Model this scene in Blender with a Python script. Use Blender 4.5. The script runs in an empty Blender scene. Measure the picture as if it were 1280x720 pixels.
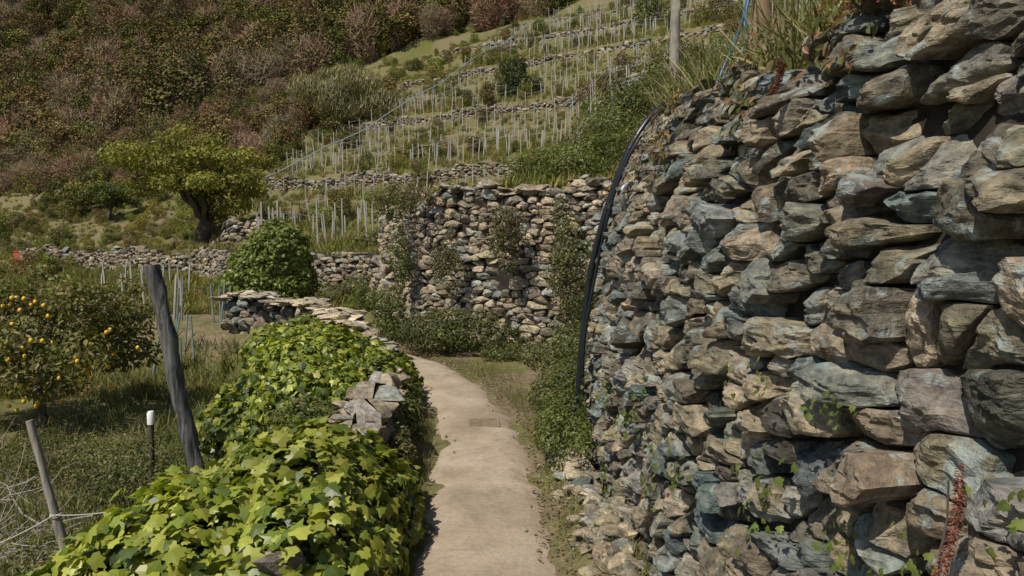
import bpy, math, numpy as np, bmesh
from mathutils import Vector
rng=np.random.default_rng(11)
U=rng.uniform
scene=bpy.context.scene
# ---------------------------------------------------------------- noise
def vnoise(p,scale=1.0,seed=0):
    q=np.asarray(p,float)*scale+1000.0
    i=np.floor(q).astype(np.int64); f=q-i; f=f*f*(3-2*f)
    def h(a,b,c):
        n=(a*73856093)^(b*19349663)^(c*83492791)^(seed*26544357)
        n=(n^(n>>13))&0x7fffffff
        n=(n*1274126177)&0x7fffffff
        n=n^(n>>16)
        return (n&0xffffff)/float(0xffffff)
    x,y,z=i[...,0],i[...,1],i[...,2]; fx,fy,fz=f[...,0],f[...,1],f[...,2]
    def L(a,b,t): return a+(b-a)*t
    r=L(L(L(h(x,y,z),h(x+1,y,z),fx),L(h(x,y+1,z),h(x+1,y+1,z),fx),fy),
        L(L(h(x,y,z+1),h(x+1,y,z+1),fx),L(h(x,y+1,z+1),h(x+1,y+1,z+1),fx),fy),fz)
    return r*2-1
def fbm(p,scale,octv=4,seed=0,g=0.5):
    a=1.0;s=0
    for o in range(octv):
        s=s+a*vnoise(p,scale,seed+o); a*=g; scale*=2.03
    return s
def norm(v): return v/np.maximum(np.linalg.norm(v,axis=-1,keepdims=True),1e-9)
def sstep(a,b,x):
    t=np.clip((x-a)/(b-a),0,1); return t*t*(3-2*t)
# ---------------------------------------------------------------- mesh helpers
def new_obj(name,me,parent=None):
    o=bpy.data.objects.new(name,me); scene.collection.objects.link(o)
    if parent: o.parent=parent
    return o
def make_mesh(name,V,Fs,mat=None,col=None,smooth=True,sharp=None):
    me=bpy.data.meshes.new(name)
    V=np.asarray(V,np.float32).reshape(-1,3)
    if not np.isfinite(V).all(): raise ValueError('nan in '+name)
    if np.abs(V).max()>3000: raise ValueError('huge '+name)
    Fs=[np.asarray(f,np.int32) for f in Fs if len(f)]
    me.vertices.add(len(V)); me.vertices.foreach_set('co',V.ravel())
    flat=np.concatenate([f.ravel() for f in Fs]); sizes=np.concatenate([np.full(len(f),f.shape[1]) for f in Fs])
    me.loops.add(len(flat)); me.loops.foreach_set('vertex_index',flat.astype(np.int32))
    me.polygons.add(len(sizes)); st=np.concatenate([[0],np.cumsum(sizes)[:-1]]).astype(np.int32)
    me.polygons.foreach_set('loop_start',st)
    me.polygons.foreach_set('use_smooth',np.full(len(sizes),smooth))
    me.update(calc_edges=True)
    if col is not None:
        a=me.attributes.new('Col','FLOAT_COLOR','POINT')
        c=np.ones((len(V),4),np.float32); c[:,:3]=col; a.data.foreach_set('color',c.ravel())
    if mat: me.materials.append(mat)
    if sharp is not None:
        try: me.set_sharp_from_angle(angle=math.radians(sharp))
        except Exception as e: print('sharp',e)
    return me
def group(name,loc=(0,0,0)):
    e=bpy.data.objects.new(name,None); scene.collection.objects.link(e); e.empty_display_size=0.2
    return e
# ---------------------------------------------------------------- materials
class NT:
    def __init__(s,name):
        s.m=bpy.data.materials.new(name); s.m.use_nodes=True; s.t=s.m.node_tree; s.t.nodes.clear()
        s.out=s.n('ShaderNodeOutputMaterial')
    def n(s,ty,**k):
        x=s.t.nodes.new(ty)
        for a,b in k.items(): setattr(x,a,b)
        return x
    def l(s,a,b): s.t.links.new(a,b)
    def noise(s,scale,detail=6,rough=0.6,vec=None,dist=0.0):
        x=s.n('ShaderNodeTexNoise'); x.inputs['Scale'].default_value=scale; x.inputs['Detail'].default_value=detail
        x.inputs['Roughness'].default_value=rough; x.inputs['Distortion'].default_value=dist
        if vec is not None: s.l(vec,x.inputs['Vector'])
        return x.outputs['Fac']
    def ramp(s,fac,stops):
        x=s.n('ShaderNodeValToRGB'); e=x.color_ramp.elements
        while len(e)<len(stops): e.new(0.5)
        for i,(p,c) in enumerate(stops):
            e[i].position=p; e[i].color=(c[0],c[1],c[2],1) if hasattr(c,'__len__') else (c,c,c,1)
        s.l(fac,x.inputs['Fac']); return x.outputs['Color']
    def mix(s,fac,a,b,mode='MIX'):
        x=s.n('ShaderNodeMix',data_type='RGBA',blend_type=mode)
        for sock,v in ((x.inputs[0],fac),(x.inputs[6],a),(x.inputs[7],b)):
            if isinstance(v,(int,float)): sock.default_value=v
            elif isinstance(v,tuple): sock.default_value=(v[0],v[1],v[2],1)
            else: s.l(v,sock)
        return x.outputs[2]
    def coord(s): return s.n('ShaderNodeTexCoord').outputs['Object']
    def mapping(s,vec,scale,rot=(0,0,0)):
        x=s.n('ShaderNodeMapping'); x.inputs['Scale'].default_value=scale; x.inputs['Rotation'].default_value=rot
        s.l(vec,x.inputs['Vector']); return x.outputs['Vector']
    def attr(s,name='Col'): return s.n('ShaderNodeAttribute',attribute_name=name).outputs['Color']
    def bump(s,h,strength,dist,nrm=None):
        x=s.n('ShaderNodeBump'); x.inputs['Strength'].default_value=strength; x.inputs['Distance'].default_value=dist
        s.l(h,x.inputs['Height'])
        if nrm is not None: s.l(nrm,x.inputs['Normal'])
        return x.outputs['Normal']
    def pbr(s,col,rough=0.85,nrm=None,spec=0.3,metal=0):
        b=s.n('ShaderNodeBsdfPrincipled')
        if isinstance(col,tuple): b.inputs['Base Color'].default_value=(*col,1)
        else: s.l(col,b.inputs['Base Color'])
        b.inputs['Roughness'].default_value=rough; b.inputs['Specular IOR Level'].default_value=spec; b.inputs['Metallic'].default_value=metal
        if nrm is not None: s.l(nrm,b.inputs['Normal'])
        s.l(b.outputs[0],s.out.inputs['Surface']); return b
def mat_stone(name,lichen=(0.29,0.34,0.33),scale=1.0,strength=0.9,lich=0.75,st=8,dark=(0.30,0.385,0.41)):
    t=NT(name); c=t.coord(); a=t.attr()
    n2=t.noise(20*scale,5,0.72,c); n3=t.noise(8.5*scale,4,0.72,c,0.6)
    strata=t.noise(7*scale,4,0.65,t.mapping(c,(1.5,1.5,st),(0.35,0.2,0.3)),0.5)
    col=t.mix(0.9,a,t.ramp(n2,[(0.30,0.32),(0.5,0.9),(0.70,1.6)]),'MULTIPLY')
    col=t.mix(0.7,col,t.ramp(strata,[(0.3,(0.45,0.45,0.45)),(0.5,(1.0,0.98,0.94)),(0.7,(1.42,1.33,1.08)) ]),'MULTIPLY')
    col=t.mix(t.ramp(n3,[(0.55,0.0),(0.64,lich)]),col,lichen)
    n4=t.noise(3.6*scale,4,0.78,c,0.3)
    col=t.mix(t.ramp(n4,[(0.50,0.0),(0.60,0.6)]),col,t.mix(1.0,col,dark,'MULTIPLY'))
    h=t.mix(0.4,n2,strata); nr=t.bump(h,strength,0.035)
    t.pbr(col,0.88,nr,0.25); return t.m
def mat_leaf(name,trans=0.35,rough=0.5,rand=False,spec=0.3):
    t=NT(name); a=t.attr()
    col=a
    if rand:
        oi=t.n('ShaderNodeObjectInfo').outputs['Random']
        col=t.mix(1.0,a,t.ramp(oi,[(0.0,(0.75,0.85,0.75)),(0.3,(1.15,1.05,0.85)),(0.55,(1.3,1.0,0.9)),(0.8,(0.9,1.0,0.75)),(1.0,(1.5,1.4,1.1))]),'MULTIPLY')
    b=t.pbr(col,rough,None,spec)
    if trans>0:
        tr=t.n('ShaderNodeBsdfTranslucent'); t.l(t.mix(1.0,col,(1.35,1.35,0.55),'MULTIPLY'),tr.inputs['Color'])
        m=t.n('ShaderNodeMixShader'); m.inputs[0].default_value=trans
        t.l(b.outputs[0],m.inputs[1]); t.l(tr.outputs[0],m.inputs[2]); t.l(m.outputs[0],t.out.inputs['Surface'])
    return t.m
def mat_wood(name,c1,c2,stretch=(18,18,2)):
    t=NT(name); c=t.coord(); n=t.noise(1.5,6,0.7,t.mapping(c,stretch),0.3)
    col=t.ramp(n,[(0.35,c1),(0.62,c2)]); t.pbr(col,0.85,t.bump(n,0.8,0.012)); return t.m
def mat_plain(name,c,rough=0.5,spec=0.4,var=0.25):
    t=NT(name); n=t.noise(14,3,0.6,t.coord())
    col=t.mix(1.0,c,t.ramp(n,[(0.3,1-var),(0.7,1+var)]),'MULTIPLY'); t.pbr(col,rough,t.bump(n,0.15,0.004),spec); return t.m
M_stone=mat_stone('dry_stone',st=6)
M_stone_mid=mat_stone('dry_stone_warm',scale=0.9,lichen=(0.37,0.345,0.28),lich=0.6,dark=(0.5,0.5,0.46))
M_stone_far=mat_stone('dry_stone_far',scale=0.6,lichen=(0.27,0.25,0.2),lich=0.4,dark=(0.6,0.58,0.5))
M_leaf=mat_leaf('leaf',0.3); M_ivy=mat_leaf('ivy_leaf',0.34,0.40,spec=0.45); M_forest=mat_leaf('forest_leaf',0.0,0.9,True,0.05)
M_grass=mat_leaf('grass_blade',0.3,0.6); M_grassr=mat_leaf('grass_tuft_mat',0.0,0.9,True,0.05)
M_bark=mat_wood('bark',(0.035,0.027,0.02),(0.12,0.095,0.07))
M_post=mat_wood('weathered_post',(0.012,0.012,0.014),(0.17,0.165,0.16),(30,30,1.6))
M_pole=mat_wood('grey_pole',(0.16,0.14,0.12),(0.36,0.33,0.29))
M_stake=mat_wood('stake_wood',(0.24,0.22,0.19),(0.42,0.40,0.36),(8,8,1))
M_brown=mat_wood('brown_post',(0.12,0.07,0.04),(0.34,0.23,0.15),(14,14,1.5))
M_hose=mat_plain('black_hose',(0.010,0.013,0.017),0.35,0.5)
M_blue=mat_plain('blue_hose',(0.02,0.10,0.20),0.4,0.5)
M_pipe=mat_plain('grey_pipe',(0.22,0.25,0.27),0.4,0.5)
M_white=mat_plain('white_plastic',(0.75,0.75,0.72),0.5,0.4,0.08)
M_cord=mat_plain('cord_fibre',(0.42,0.40,0.36),0.8,0.2,0.15)
M_lemon=mat_plain('lemon_skin',(0.70,0.42,0.03),0.45,0.4,0.1)
M_soil=mat_plain('wall_earth',(0.034,0.029,0.024),0.95,0.1,0.5)
def mat_ground():
    t=NT('ground_soil_grass'); c=t.coord()
    a=t.noise(0.9,5,0.65,c); b=t.noise(7,5,0.7,c); d=t.noise(0.12,3,0.6,c)
    green=t.ramp(b,[(0.3,(0.065,0.07,0.02)),(0.7,(0.15,0.15,0.045))])
    soil=t.ramp(b,[(0.3,(0.11,0.08,0.052)),(0.7,(0.26,0.20,0.14))])
    dry=t.mix(t.ramp(d,[(0.4,0.0),(0.6,1.0)]),green,(0.155,0.135,0.065))
    col=t.mix(t.ramp(a,[(0.45,0.0),(0.6,1.0)]),dry,soil)
    t.pbr(t.mix(t.attr('Col'),dry,col),0.95,t.bump(b,0.8,0.05),0.1)
    return t.m
def mat_path():
    t=NT('packed_dirt_path'); c=t.coord()
    a=t.noise(1.3,4,0.6,c); b=t.noise(30,5,0.75,c); d=t.noise(5,5,0.7,c,0.5)
    col=t.ramp(a,[(0.35,(0.275,0.22,0.16)),(0.5,(0.34,0.275,0.205)),(0.65,(0.40,0.33,0.255))])
    col=t.mix(0.8,col,t.ramp(b,[(0.3,0.72),(0.5,1.0),(0.7,1.15)]),'MULTIPLY')
    col=t.mix(t.ramp(d,[(0.52,0.0),(0.68,0.6)]),col,(0.225,0.17,0.12))
    n=t.bump(d,0.45,0.03); t.pbr(col,0.95,t.bump(b,0.6,0.012,n),0.1); return t.m
M_ground=mat_ground(); M_path=mat_path()
# ---------------------------------------------------------------- polylines
def chaikin(P,it=2):
    P=np.asarray(P,float)
    for _ in range(it):
        a=P[:-1]*0.75+P[1:]*0.25; b=P[:-1]*0.25+P[1:]*0.75
        Q=np.empty((2*len(a),P.shape[1])); Q[0::2]=a; Q[1::2]=b
        P=np.vstack([P[:1],Q,P[-1:]])
    return P
W1=[(0.98,-0.6),(0.95,0),(0.84,1.2),(0.70,2.6),(0.64,3.8),(0.59,5.0),(0.62,6.1),(0.95,7.2),(1.4,8.3),(1.6,9.1)]
W2=[(1.75,9.3),(0.9,10.1),(0.1,10.6),(-0.8,11.2),(-1.75,11.9),(-2.05,12.6),(-2.5,13.5),(-2.95,14.4),(-3.05,15.6),(-3.15,17.2)]
W3=[(-3.15,17.3),(-3.7,18.7),(-5.0,20.0),(-7.2,21.6),(-10,24.0),(-12.5,27)]
LW=[(-0.95,0.5),(-0.97,3.0),(-1.05,5.0),(-1.22,6.5),(-1.6,8.0),(-2.2,9.3),(-3.2,11.0),(-4.3,12.3),(-5.3,12.8)]
W12=np.vstack([chaikin(W1,2),chaikin(W2,2),chaikin(W3,1)])
LWx=np.vstack([[(-0.95,-50)],chaikin([( -0.95,-6)]+LW,2),[(-9,15.5),(-14,19),(-22,26),(-200,180)]])
W12x=np.vstack([[(1.05,-60)],W12,[(-16,34),(-100,150)]])
def sdist(P,poly):
    best=np.full(P.shape[:-1],1e9); sg=np.ones(P.shape[:-1])
    for a,b in zip(poly[:-1],poly[1:]):
        d=b-a; L=np.dot(d,d)
        if L<1e-9: continue
        t=np.clip(((P-a)@d)/L,0,1); q=a+t[...,None]*d; v=P-q; dd=np.hypot(v[...,0],v[...,1])
        cr=d[0]*v[...,1]-d[1]*v[...,0]
        m=dd<best-1e-6; best=np.where(m,dd,best); sg=np.where(m,np.where(cr>0,1,-1),sg)
    return best*sg   # + on the left
TW=[18.0,33.4,39.4,45.4,51.4,57.4,63.4,69.4,75.4,81.4,87.4,93.4]
WALLED={18.0:1.4,33.4:1.5,39.4:0,45.4:1.5,51.4:0,57.4:1.5,63.4:0,69.4:1.5,75.4:0,81.4:1.3}
kt=[-500,17.95,18.7,24,33.3]; kz=[-0.9,-0.9,0.35,1.0,5.2]
z=5.2
for i,tw in enumerate(TW[1:]):
    wl=WALLED.get(tw,0)>0; kt+= [tw+(0.6 if wl else 2.4), tw+5.95]; z2=z+1.3; kz+=[z2,z2+1.9]; z=z2+1.9
kt.append(900); kz.append(z+0.55*(900-kt[-2]))
def H(x,y,detail=True):
    x=np.asarray(x,float); y=np.asarray(y,float)
    P=np.stack([x,y],-1); P3=np.stack([x,y,np.zeros_like(x)],-1)
    t=0.56*x+0.83*y + 1.0*vnoise(P3,0.05,5)
    hill=np.interp(t,kt,kz)
    far=np.maximum(0,y-105+0.15*x)
    hill=hill+0.42*far+ np.clip(far/40,0,1)*14*fbm(P3,0.014,4,9)
    hill=hill+0.8*np.clip((y-30)/60,0,1)*fbm(P3,0.08,3,2)
    s12=-sdist(P,W12x); sL=sdist(P,LWx)
    k=0.07+0.30*sstep(1,6,x)
    top=2.5-1.25*sstep(15.5,18.5,y)*sstep(1,-3,x)
    bank=np.minimum(top*sstep(0.30,0.85,s12)+k*np.maximum(0,s12-0.85),13)
    bank=bank+0.25*vnoise(P3,0.5,3)*sstep(1,3,s12)
    left=-0.9*sstep(0.2,0.75,sL)+0.12*fbm(P3,0.4,3,4)*sstep(1,2.5,sL)
    z=np.where(s12>0,bank,np.where(sL>0,left,0.0))
    verge=0.15*sstep(-0.45,-0.12,s12)*(s12<=0)+0.10*sstep(-0.32,-0.1,sL)*(sL<=0)
    z=z+verge+0.022*fbm(P3,4.0,3,1)
    m=(y>8)|(x<-6)|(x>6)
    return np.where(m,np.maximum(z,hill),z)
# ---------------------------------------------------------------- ground
def axis(segs):
    out=[]
    for a,b,s in segs: out.append(np.arange(a,b,s))
    out.append([segs[-1][1]]); return np.concatenate(out)
xs=axis([(-520,-130,7),(-130,-60,1.5),(-60,-7,0.45),(-7,3,0.09),(3,45,0.45),(45,130,2.5),(130,420,10)])
ys=axis([(-60,-4,3),(-4,1,0.3),(1,20,0.1),(20,110,0.45),(110,180,2.0),(180,560,8)])
X,Y=np.meshgrid(xs,ys); Z=H(X,Y)
nx,ny=len(xs),len(ys); idx=np.arange(nx*ny).reshape(ny,nx)
F=np.stack([idx[:-1,:-1],idx[:-1,1:],idx[1:,1:],idx[1:,:-1]],-1).reshape(-1,4)
s12=-sdist(np.stack([X,Y],-1),W12x); sL=sdist(np.stack([X,Y],-1),LWx)
bare=((s12<0)&(sL<0.4)).astype(float)*0.95+0.35*((s12>=0)|(sL>=0.4))*(Y<110)
g=make_mesh('ground',np.stack([X,Y,Z],-1),[F],M_ground,np.repeat(bare.reshape(-1,1),3,1)); new_obj('ground',g)
# ---------------------------------------------------------------- path
pe=np.array([(-4,-0.50,0.34),(0,-0.50,0.34),(2,-0.52,0.30),(3.55,-0.55,0.27),(5,-0.63,0.20),(6.0,-0.72,0.15),(6.8,-0.84,0.05),(7.6,-1.0,-0.15),(8.3,-1.2,-0.35),(9.3,-1.62,-0.80),(10.3,-2.25,-1.45),(11.5,-3.15,-2.35),(13,-4.3,-3.3),(16,-5.0,-4.0),(20,-5.2,-4.4)])
yy=np.arange(-3,17.5,0.05); xl=np.interp(yy,pe[:,0],pe[:,1]); xr=np.interp(yy,pe[:,0],pe[:,2])
ker=np.ones(15)/15; xl=np.convolve(np.pad(xl,7,'edge'),ker,'valid'); xr=np.convolve(np.pad(xr,7,'edge'),ker,'valid')
nz=np.stack([yy,yy*0,yy*0],-1); xl=xl+0.05*fbm(nz,1.6,5,21,.6); xr=xr+0.06*fbm(nz,1.6,5,31,.6)
w=np.linspace(0,1,25); PX=xl[:,None]+(xr-xl)[:,None]*w; PY=np.repeat(yy[:,None],25,1)
e=np.abs(w*2-1)**4
P3=np.stack([PX,PY,PX*0],-1); PZ=0.045-0.085*e[None,:]+0.013*fbm(P3,2.5,4,8)
i=np.arange(PX.size).reshape(PX.shape); F=np.stack([i[:-1,:-1],i[:-1,1:],i[1:,1:],i[1:,:-1]],-1).reshape(-1,4)
new_obj('footpath',make_mesh('footpath',np.stack([PX,PY,PZ],-1),[F],M_path))
# ---------------------------------------------------------------- stones
PAL=np.array([(0.195,0.163,0.120),(0.245,0.205,0.150),(0.15,0.13,0.10),(0.145,0.158,0.152),(0.19,0.182,0.16),(0.105,0.125,0.128),(0.28,0.237,0.175),(0.115,0.104,0.085),(0.23,0.235,0.215)])
def pal(n,pal=PAL,j=0.25,wts=None):
    if wts is not None: wts=np.asarray(wts,float)/np.sum(wts)
    c=pal[rng.choice(len(pal),n,p=wts)]; return c*(1+U(-j,j,(n,1)))*(1+U(-0.04,0.04,(n,3)))
def curve_frame(poly,it):
    P=chaikin(poly,it); d=np.linalg.norm(np.diff(P,axis=0),axis=1); s=np.concatenate([[0],np.cumsum(d)])
    ss=np.arange(0,s[-1],0.05); X=np.interp(ss,s,P[:,0]); Y=np.interp(ss,s,P[:,1])
    T=norm(np.stack([np.gradient(X),np.gradient(Y)],-1)); k=np.ones(7)/7
    T=norm(np.stack([np.convolve(np.pad(T[:,j],3,'edge'),k,'valid') for j in (0,1)],-1))
    return ss,X,Y,T
def dry_wall(name,poly,hfun,off,sw,sh,N=24,rings=8,side=1,it=2,z0=lambda s:0*s,shift=0.0,depth=0.16,mat=None,prot=0.045,big=0.2,disp=0.010,wts=None,tint=1.0,sharp=28,bigs=0.22,core=True,ledges=True):
    ss,CX,CY,T=curve_frame(poly,it); L=ss[-1]; asp=sw/sh
    def place(s,z,o):
        x=np.interp(s,ss,CX); y=np.interp(s,ss,CY); tx=np.interp(s,ss,T[:,0]); ty=np.interp(s,ss,T[:,1])
        nx,ny=-ty*side,tx*side; q=o-off(z)+shift
        return np.stack([x+nx*q,y+ny*q,z+z0(s)],-1),np.stack([nx,ny,0*nx],-1)
    sites=[]; zz=-0.05; Hm=float(np.max(hfun(ss)))
    while zz<Hm+0.1:
        rh=sh*U(0.6,1.5); s=U(-sw,0)
        while s<L:
            w_=sw*U(0.45,1.75)*(rh/sh)**0.5; s+=w_
            sites.append((s-w_/2+U(-.1,.1)*sw, zz+rh/2+U(-0.38,0.38)*rh+0.06*math.sin(s*1.7+zz*3)))
        zz+=rh
    S=np.array(sites); S=S[(S[:,0]>0)&(S[:,0]<L)&(S[:,1]>-0.02)]; S=S[S[:,1]<hfun(S[:,0])-sh*0.25]
    S=S[U(0,1,len(S))>bigs]; S=S[np.argsort(S[:,0])]
    n=len(S); Q=S/np.array([asp,1.0]); K=min(14,n-1)
    nb=np.zeros((n,K),int); B=400; W_=700
    for a in range(0,n,B):
        lo=max(0,a-W_); hi=min(n,a+B+W_); d=((Q[a:a+B,None]-Q[None,lo:hi])**2).sum(-1); d[d<1e-12]=1e9
        nb[a:a+B]=lo+np.argpartition(d,K,axis=1)[:,:K]
    dv=Q[nb]-Q[:,None]; dl=np.maximum(np.linalg.norm(dv,axis=-1),1e-3); nn=dv/dl[...,None]; dd=dl/2
    topd=np.maximum(hfun(S[:,0])+U(-0.06,0.05,n)-S[:,1],0.03); botd=S[:,1]+0.12
    ld_=S[:,0]/asp+0.02; rd_=(L-S[:,0])/asp+0.02
    nn=np.concatenate([nn,np.tile(np.array([[[0,1.],[0,-1.],[-1.,0],[1.,0]]]),(n,1,1))],1); dd=np.concatenate([dd,topd[:,None],botd[:,None],ld_[:,None],rd_[:,None]],1)
    th=np.linspace(0,2*np.pi,N,endpoint=False); u=np.stack([np.cos(th),np.sin(th)],-1)
    p=U(9,45,n)[:,None,None]
    pr=np.maximum(0,np.einsum('nkc,tc->ntk',nn,u)/dd[:,None,:])
    mx=np.maximum(pr.max(-1,keepdims=True),1e-3); r=1/(mx[...,0]*((pr/mx)**p).sum(-1)**(1/p[...,0]))
    r=np.minimum(r,sh*2.0)
    R=r.mean(1)*asp**0.5
    ph=U(0,6.28,(n,5)); am=U(0.0,0.05,(n,5))
    for j,fq in enumerate((3,5,8,11,14)): r=r*(1+am[:,j:j+1]*(0.6 if j>2 else 1)*np.sin(fq*th[None,:]+ph[:,j:j+1]))
    r=r*(1-U(-0.02,0.10,n))[:,None] - 0.002
    rho=np.concatenate([[0.9,1.0],1-0.985*np.linspace(0,1,rings)**1.1])
    ds=(r[:,None,:]*rho[None,:,None]*u[None,None,:,0])*asp; dz=r[:,None,:]*rho[None,:,None]*u[None,None,:,1]
    nf=6; fd=U(0,6.28,(n,nf)); fk=U(0.05,1.1,(n,nf)); fo=U(0.0,0.42,(n,nf))*R[:,None]*fk**0.6
    proj=ds[...,None]*np.cos(fd)[:,None,None,:]+dz[...,None]*np.sin(fd)[:,None,None,:]
    h=np.minimum(0.16*R[:,None,None],(fo[:,None,None,:]-fk[:,None,None,:]*proj).min(-1))
    if ledges:
        for q in range(3):
            an=rng.normal(1.57,0.6,n)+(U(0,1,n)<.5)*3.14; pj=ds*np.cos(an)[:,None,None]+dz*np.sin(an)[:,None,None]; o_=U(-.6,.6,n)*sh*0.6; am_=U(0.0,0.16,n)*R
            h=h-am_[:,None,None]*sstep(-0.004,0.004,pj-o_[:,None,None]+0.005*vnoise(np.stack([ds+ph[:,0,None,None],dz,0*ds],-1),40,q))
    tl=rng.normal(0,0.19,(n,2)); h=h+tl[:,0,None,None]*ds+(tl[:,1]-0.08)[:,None,None]*dz
    h=h-(0.08*R)[:,None,None]*np.clip(rho[None,:,None],0,1)**14
    h=h+(rng.normal(0,prot*0.65,n)+ (U(0,1,n)<big)*U(0,prot*1.3,n))[:,None,None]
    h[:,1,:]-=0.035; h[:,0,:]=-depth
    sv=S[:,0,None,None]+ds; zv=S[:,1,None,None]+dz
    wp=np.stack([sv,zv,0*sv],-1); w1=vnoise(wp,5.5,41)*sh*0.28; w2=vnoise(wp,5.5,47)*sh*0.38; sv=sv+w1; zv=zv+w2
    V,NN=place(sv,zv,h)
    rs=U(0,50,(n,1,1,1)); 
    d1=fbm(V+rs,9,2,1)*disp*1.1-np.abs(fbm(V*np.array([1,1,1.9])+rs,16,3,7))*disp*1.2+fbm(V,48,2,4)*disp*0.35
    wgt=np.ones(len(rho)); wgt[0]=0
    V=V+NN*(d1*wgt[None,:,None])[...,None]; V[...,2]+=fbm(V+3,13,2,13)*disp*0.8
    nr=len(rho); base=(np.arange(n)*nr*N)[:,None,None]; a=np.arange(nr-1)[None,:,None]; b=np.arange(N)[None,None,:]; b2=(b+1)%N
    F=np.stack([base+a*N+b,base+a*N+b2,base+(a+1)*N+b2,base+(a+1)*N+b],-1).reshape(-1,4)
    cap=(base[:,0]+(nr-1)*N+np.arange(N)[None,:])
    if side>0: F=F[:,::-1]; cap=cap[:,::-1]
    col=np.repeat(pal(n,wts=wts)*tint,nr*N,axis=0)
    me=make_mesh(name,V,[F,cap],mat or M_stone,col,True,sharp)
    o=new_obj(name,me)
    if core:
        sb=np.arange(0,L,0.12); zf=np.linspace(-0.4,1,26); SB,ZF=np.meshgrid(sb,zf,indexing='ij'); hz=hfun(SB)-0.05
        ZZ=np.where(ZF<0,ZF,ZF*hz); VB,_=place(SB,ZZ,0*SB-depth*0.55); VB=VB+0.015*fbm(VB,6,2,3)[...,None]
        VT,_=place(SB[:,-1:],ZZ[:,-1:],0*SB[:,-1:]-0.9); VB=np.concatenate([VB,VT],1) if core==2 else VB
        i=np.arange(VB.shape[0]*VB.shape[1]).reshape(VB.shape[:2]); Fc=np.stack([i[:-1,:-1],i[1:,:-1],i[1:,1:],i[:-1,1:]],-1).reshape(-1,4)
        new_obj('earth_core',make_mesh('earth_core',VB,[Fc],M_soil),o)
    return o,place
bm=bmesh.new(); bmesh.ops.create_icosphere(bm,subdivisions=3,radius=1.0); ICO=np.array([v.co[:] for v in bm.verts]); ICOF=np.array([[v.index for v in f.verts] for f in bm.faces]); bm.free()
bm=bmesh.new(); bmesh.ops.create_icosphere(bm,subdivisions=2,radius=1.0); ICO2=np.array([v.co[:] for v in bm.verts]); ICOF2=np.array([[v.index for v in f.verts] for f in bm.faces]); bm.free()
def rocks(name,P,size,parent=None,flat=0.55,mat=None,hi=True,tint=1.0,wts=None):
    P=np.asarray(P,float); n=len(P); I,IF=(ICO,ICOF) if hi else (ICO2,ICOF2); m=len(I)
    Vs=np.empty((n,m,3))
    for k in range(n):
        v=I.copy()
        for _ in range(13):
            nrm_=norm(rng.normal(0,1,3)); d=U(0.36,0.75); pr=v@nrm_; v=v-np.outer(np.maximum(0,pr-d),nrm_)*0.98
        sc=np.array([U(0.9,1.7),U(0.7,1.2),flat*U(0.7,1.3)])*1.25; v=v*sc
        a=U(0,6.28); ca,sa=math.cos(a),math.sin(a); b=rng.normal(0,0.18)
        v=v@np.array([[1,0,0],[0,math.cos(b),-math.sin(b)],[0,math.sin(b),math.cos(b)]]).T
        v=v@np.array([[ca,-sa,0],[sa,ca,0],[0,0,1]]).T
        Vs[k]=v*size[k]+P[k]
    nr=norm(Vs-P[:,None]); Vs=Vs+nr*(fbm(Vs,14,3,5)[...,None]*np.asarray(size)[:,None,None]*0.10)
    F=(np.arange(n)[:,None,None]*m+IF[None]).reshape(-1,3)
    return new_obj(name,make_mesh(name,Vs,[F],mat or M_stone,np.repeat(pal(n,wts=wts)*tint,m,0),True,26),parent)
offA=lambda z:0.06*z+0.22*np.maximum(0,z-1.4)**2
def hA(s): return 2.50+0.24*sstep(3.6,5.6,s)+0.04*np.sin(s*5)+0.03*np.sin(s*11)-0.75*sstep(7.9,10,s)
wall1,pl1=dry_wall('dry_stone_retaining_wall',W1,hA,offA,0.142,0.074,N=30,rings=11,it=2,prot=0.048,depth=0.2,disp=0.013,core=2,bigs=0.28,wts=[4,4,4,2.5,3,1.6,2.5,3,2],tint=1.05)
def hB(s): return 2.60+0.06*np.sin(s*2.3)+0.05*np.sin(s*7)-0.5*sstep(7.0,9.5,s)
wB=[4,5,2,0.3,3,0,4,1,2]
wall2,pl2=dry_wall('dry_stone_retaining_wall',W2,hB,lambda z:0.07*z,0.21,0.088,N=18,rings=6,it=2,prot=0.026,core=2,depth=0.18,tint=1.4,wts=wB,mat=M_stone_mid)
wall2b,pl2b=dry_wall('dry_stone_retaining_wall',W3,lambda s:1.35+0.06*np.sin(s*2.3)+0.05*np.sin(s*7),lambda z:0.07*z,0.28,0.10,N=12,rings=4,it=1,prot=0.025,core=2,depth=0.18,tint=1.2,wts=wB,mat=M_stone_mid)
def hL(s): return 0.52+0.04*np.sin(s*3)+0.03*np.sin(s*9)+0.2*sstep(7.5,10,s)
wall3,pl3=dry_wall('low_stone_wall',LW,hL,lambda z:0.05*z,0.20,0.085,N=20,rings=7,side=-1,it=2,shift=0.2,prot=0.03,depth=0.16,wts=wB,tint=1.4,mat=M_stone_mid)
w3b,pl3b=dry_wall('back_face',LW,lambda s:hL(s)+0.9,lambda z:0.03*z,0.26,0.12,N=12,rings=5,side=1,it=2,shift=0.2,z0=lambda s:0*s-0.9,prot=0.03,depth=0.16,tint=1.3,mat=M_stone_mid); w3b.parent=wall3
def top_rocks(name,pl,hf,s0,s1,step,size,parent,o0,o1,rows=1,dz=0.0,**k):
    P=[];S=[]
    s=s0
    while s<s1:
        for r in range(rows):
            z=hf(np.array([s]))[0]+dz+U(-0.03,0.02); o=U(o0,o1); p,_=pl(np.array([s+U(-.05,.05)]),np.array([z]),np.array([o])); P.append(p[0]); S.append(size*U(0.5,1.35))
        s+=step*U(0.7,1.3)
    return rocks(name,P,S,parent,**k)
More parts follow.
